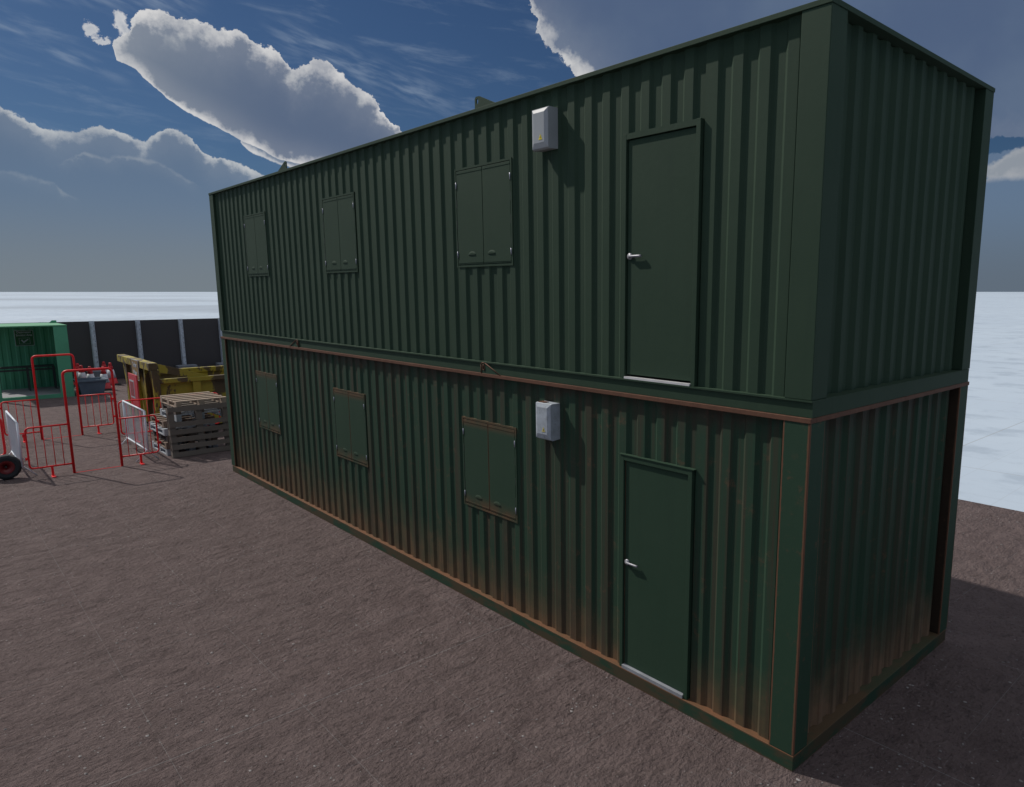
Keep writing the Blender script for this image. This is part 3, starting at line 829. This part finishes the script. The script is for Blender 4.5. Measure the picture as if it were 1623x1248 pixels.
# local x -> down (board spacing), local y -> world y, local z (deck side) -> +X
B = Matrix(((0, 0, 1), (0, 1, 0), (-1, 0, 0))).to_4x4()
lp.matrix_world = Matrix.Translation((-14.27, .04, 0)) @ Matrix.Rotation(-tilt, 4, 'Y') @ Matrix.Translation((0, 0, .6*.86+.002)) @ Matrix.Diagonal((1, 1.18, .86, 1)) @ B
# ------------------------------------------------------------------ skip
def f_skip(n, b):
    p = P(n); v = n.noise(n.scale(p, (1., 1., .55)), 1.7, 5., .55, .9); fi = n.noise(p, 14., 5., .6)
    k = n.step(n.add(v, n.mul(n.sub(fi, .5), .12)), 0.505, .54)
    c = n.mix(fi, (.27, .22, .018), (.36, .30, .032)); d = n.mix(fi, (.060, .042, .018), (.10, .07, .032))
    n.l.new(n.mix(k, c, d), b.inputs['Base Color'])
M_skip = mat('scabby_yellow_paint', f_skip, .65)
t = thing('yellow_skip', 'battered yellow steel skip with brown rust patches behind the pallets', 'skip', (-19.05, .85, 0))
kx0, kx1, ky0, ky1 = -20.75, -17.30, -.08, 2.75
def slab(m, q, th):   # quad thickened by th
    m.poly(q, th)
m = MB(); slab(m, [(kx0+.10, ky0+.10, .12), (kx1-.05, ky0+.10, .12), (kx1-.05, ky0+.02, 1.55), (kx0+.05, ky0+.02, 1.55)], (0, .03, 0)); m.build('side_plate', M_skip, t)
m = MB(); slab(m, [(kx0+.10, ky1-.10, .12), (kx1-.05, ky1-.10, .12), (kx1-.05, ky1-.02, 1.25), (kx0+.05, ky1-.02, 1.25)], (0, -.03, 0)); m.build('side_plate', M_skip, t)
m = MB(); m.box((kx0+.05, ky0+.06, .12), (kx0+.08, ky1-.05, 1.22)); m.build('end_plate', M_skip, t)
m = MB(); m.box((kx1-.10, ky0+.06, .12), (kx1-.07, ky1-.05, 1.25)); m.build('end_plate', M_skip, t)
MB().box((kx0+.06, ky0+.1, .08), (kx1-.06, ky1-.1, .12)).build('floor', M_skip, t)
m = MB(); m.box((kx0, ky0-.09, 1.55), (kx1+.02, ky0+.10, 1.73), .01); m.build('top_rim', M_skip, t)
m = MB(); m.box((kx1-.10, ky0+.12, 1.22), (kx1+.03, ky1, 1.33), .01); m.build('end_rail', M_skip, t)
m = MB(); m.box((kx0-.03, ky0+.12, 1.10), (kx0+.12, ky1, 1.24), .01); m.build('end_rail', M_skip, t)
m = MB(); m.box((kx0+.12, ky1-.05, 1.12), (kx1-.10, ky1+.06, 1.26), .01); m.build('top_rim', M_skip, t)
m = MB(); m.box((kx1-.06, ky0-.03, .10), (kx1+.04, ky0+.12, 1.549), .006); m.build('corner_post', M_skip, t)
m = MB(); m.poly([(kx1-.01, ky0+.125, 1.70), (kx1-.01, ky0+.125, 1.50), (kx1-.01, .66, 1.335), (kx1-.01, 1.15, 1.335), (kx1-.01, .62, 1.52)], (-.05, 0, 0)); m.build('corner_gusset', M_skip, t)
for yy in (.85, 1.75):
    MB().box((kx1-.07, yy-.09, .12), (kx1+.01, yy+.09, 1.219), .004).build('end_rib', M_skip, t)
for xx in (-19.0, -20.0, -18.0):
    MB().box((xx-.06, ky0-.05, .12), (xx+.06, ky0+.05, 1.549), .004).build('side_rib', M_skip, t)
# waste board fixed to the side, and the red fire point board
M_tan = plain('brown_board', (.24, .155, .055), .08, 5., .6)
def board_text(body, size, m, parent, name, x, y, z, sx=1.):
    RY = Matrix(((1, 0, 0, 0), (0, 0, -1, 0), (0, 1, 0, 0), (0, 0, 0, 1)))   # facing -Y
    return text_mesh(body, size, m, parent, name, Matrix.Translation((x, y, z)) @ RY, .002, sx)
yb = ky0-.10
b1 = MB().box((-18.98, yb-.006, 1.22), (-18.28, yb, 1.74)).build('waste_sign', M_signw, None)
tag(b1, 'brown sign reading Timber Waste hung on the side of the yellow skip', 'sign')
MB().box((-18.96, yb-.009, 1.24), (-18.30, yb-.006, 1.72)).build('sign_face', M_tan, b1)
board_text('Timber', .17, M_signw, b1, 'sign_wording', -18.63, yb-.011, 1.60, .85)
board_text('Waste', .17, M_signw, b1, 'sign_wording', -18.63, yb-.011, 1.40, .85)
M_redb = plain('red_board', (.50, .03, .045), .08, 3., .5)
t = thing('red_notice_stand', 'red free standing notice board with a framed print, leaning by the skip', 'notice board', (-18.0, -.42, 0))
yq = -.42
bb = MB().box((-18.28, yq, .62), (-17.42, yq+.03, 1.45), .004).build('board', M_redb, t)
for xx in (-18.24, -17.50): MB().box((xx, yq+.001, 0), (xx+.05, yq+.029, .619)).build('leg', M_red, t)
MB().box((-18.16, yq-.004, .86), (-17.72, yq, 1.30)).build('print_border', M_signw, bb)
M_print = plain('dark_red_print', (.26, .04, .05), .6, 14., .6)
MB().box((-18.12, yq-.007, .90), (-17.76, yq-.004, 1.26)).build('print', M_print, bb)

# ------------------------------------------------------------------ tub and cones
M_tub = plain('blue_grey_plastic', (.115, .155, .20), .15, 4., .6)
t = thing('mortar_tub', 'blue grey plastic mortar tub between the cones and the green shelter', 'tub', (-26.4, .08, 0))
def frust(m, cx, cy, z0, z1, hx0, hy0, hx1, hy1):
    a = [m.bm.verts.new((cx+i*hx0, cy+j*hy0, z0)) for i, j in ((-1,-1),(1,-1),(1,1),(-1,1))]
    b_ = [m.bm.verts.new((cx+i*hx1, cy+j*hy1, z1)) for i, j in ((-1,-1),(1,-1),(1,1),(-1,1))]
    for k in range(4): m.bm.faces.new((a[k], a[(k+1) % 4], b_[(k+1) % 4], b_[k]))
    return a, b_
m = MB(); a, b_ = frust(m, -26.75, .05, .03, .49, .33, .31, .42, .40); m.bm.faces.new(a[::-1])
i0, i1 = frust(m, -26.75, .05, .07, .49, .30, .28, .39, .37); m.bm.faces.new(i0)
for k in range(4): m.bm.faces.new((b_[k], b_[(k+1) % 4], i1[(k+1) % 4], i1[k]))
m.build('tub_body', M_tub, t)
m = MB()
for (x0, y0, x1, y1) in ((-27.21, -.39, -26.29, -.35), (-27.21, .45, -26.29, .49), (-27.21, -.35, -27.17, .45), (-26.33, -.35, -26.29, .45)): m.box((x0, y0, .465), (x1, y1, .51))
m.build('rim', M_tub, t)
m = MB(); m.box((-27.1, -.28, 0), (-26.4, -.18, .03)); m.box((-27.1, .28, 0), (-26.4, .38, .03)); m.build('runner', M_tub, t)
M_cred = plain('cone_red', (.50, .022, .030), .12, 3., .55)
M_cwht = plain('cone_reflective_white', (.52, .55, .60), .08, 3., .5)
def cone(x, y, label, first=[None]):
    if first[0] is None:
        t = thing('traffic_cone', label, 'traffic cone', (0, 0, 0), 'red and white traffic cones by the hoarding')
        MB().box((-.22, -.22, 0), (.22, .22, .045), .01).build('base_plate', M_black, t)
        MB().lathe([(.185, .046), (.172, .06), (.135, .25)], (0, 0, 0), 20).build('lower_cone', M_cred, t)
        MB().lathe([(.139, .2501), (.088, .54)], (0, 0, 0), 20).build('reflective_sleeve', M_cwht, t)
        MB().lathe([(.080, .5401), (.060, .67), (.048, .68), (.046, .70), (.056, .71), (.038, .745), (.042, .775), (.026, .79)], (0, 0, 0), 20).build('cone_tip', M_cred, t)
        first[0] = t
    else:
        t = copy_tree(first[0]); t['label'] = label
    t.location = (x, y, 0); t.scale = (1.12, 1.12, 1.04); return t
cone(-27.66, .61, 'traffic cone right beside the blue grey tub, lowest in the photo')
cone(-29.84, 1.00, 'traffic cone standing directly behind the one beside the tub')
cone(-29.13, 1.08, 'traffic cone furthest right, nearest the yellow skip')
cone(-28.02, .27, 'traffic cone behind the middle of the tub')
cone(-28.75, .13, 'traffic cone behind the left half of the tub, second from the shelter')
cone(-29.66, .16, 'traffic cone nearest the green shelter, furthest left')
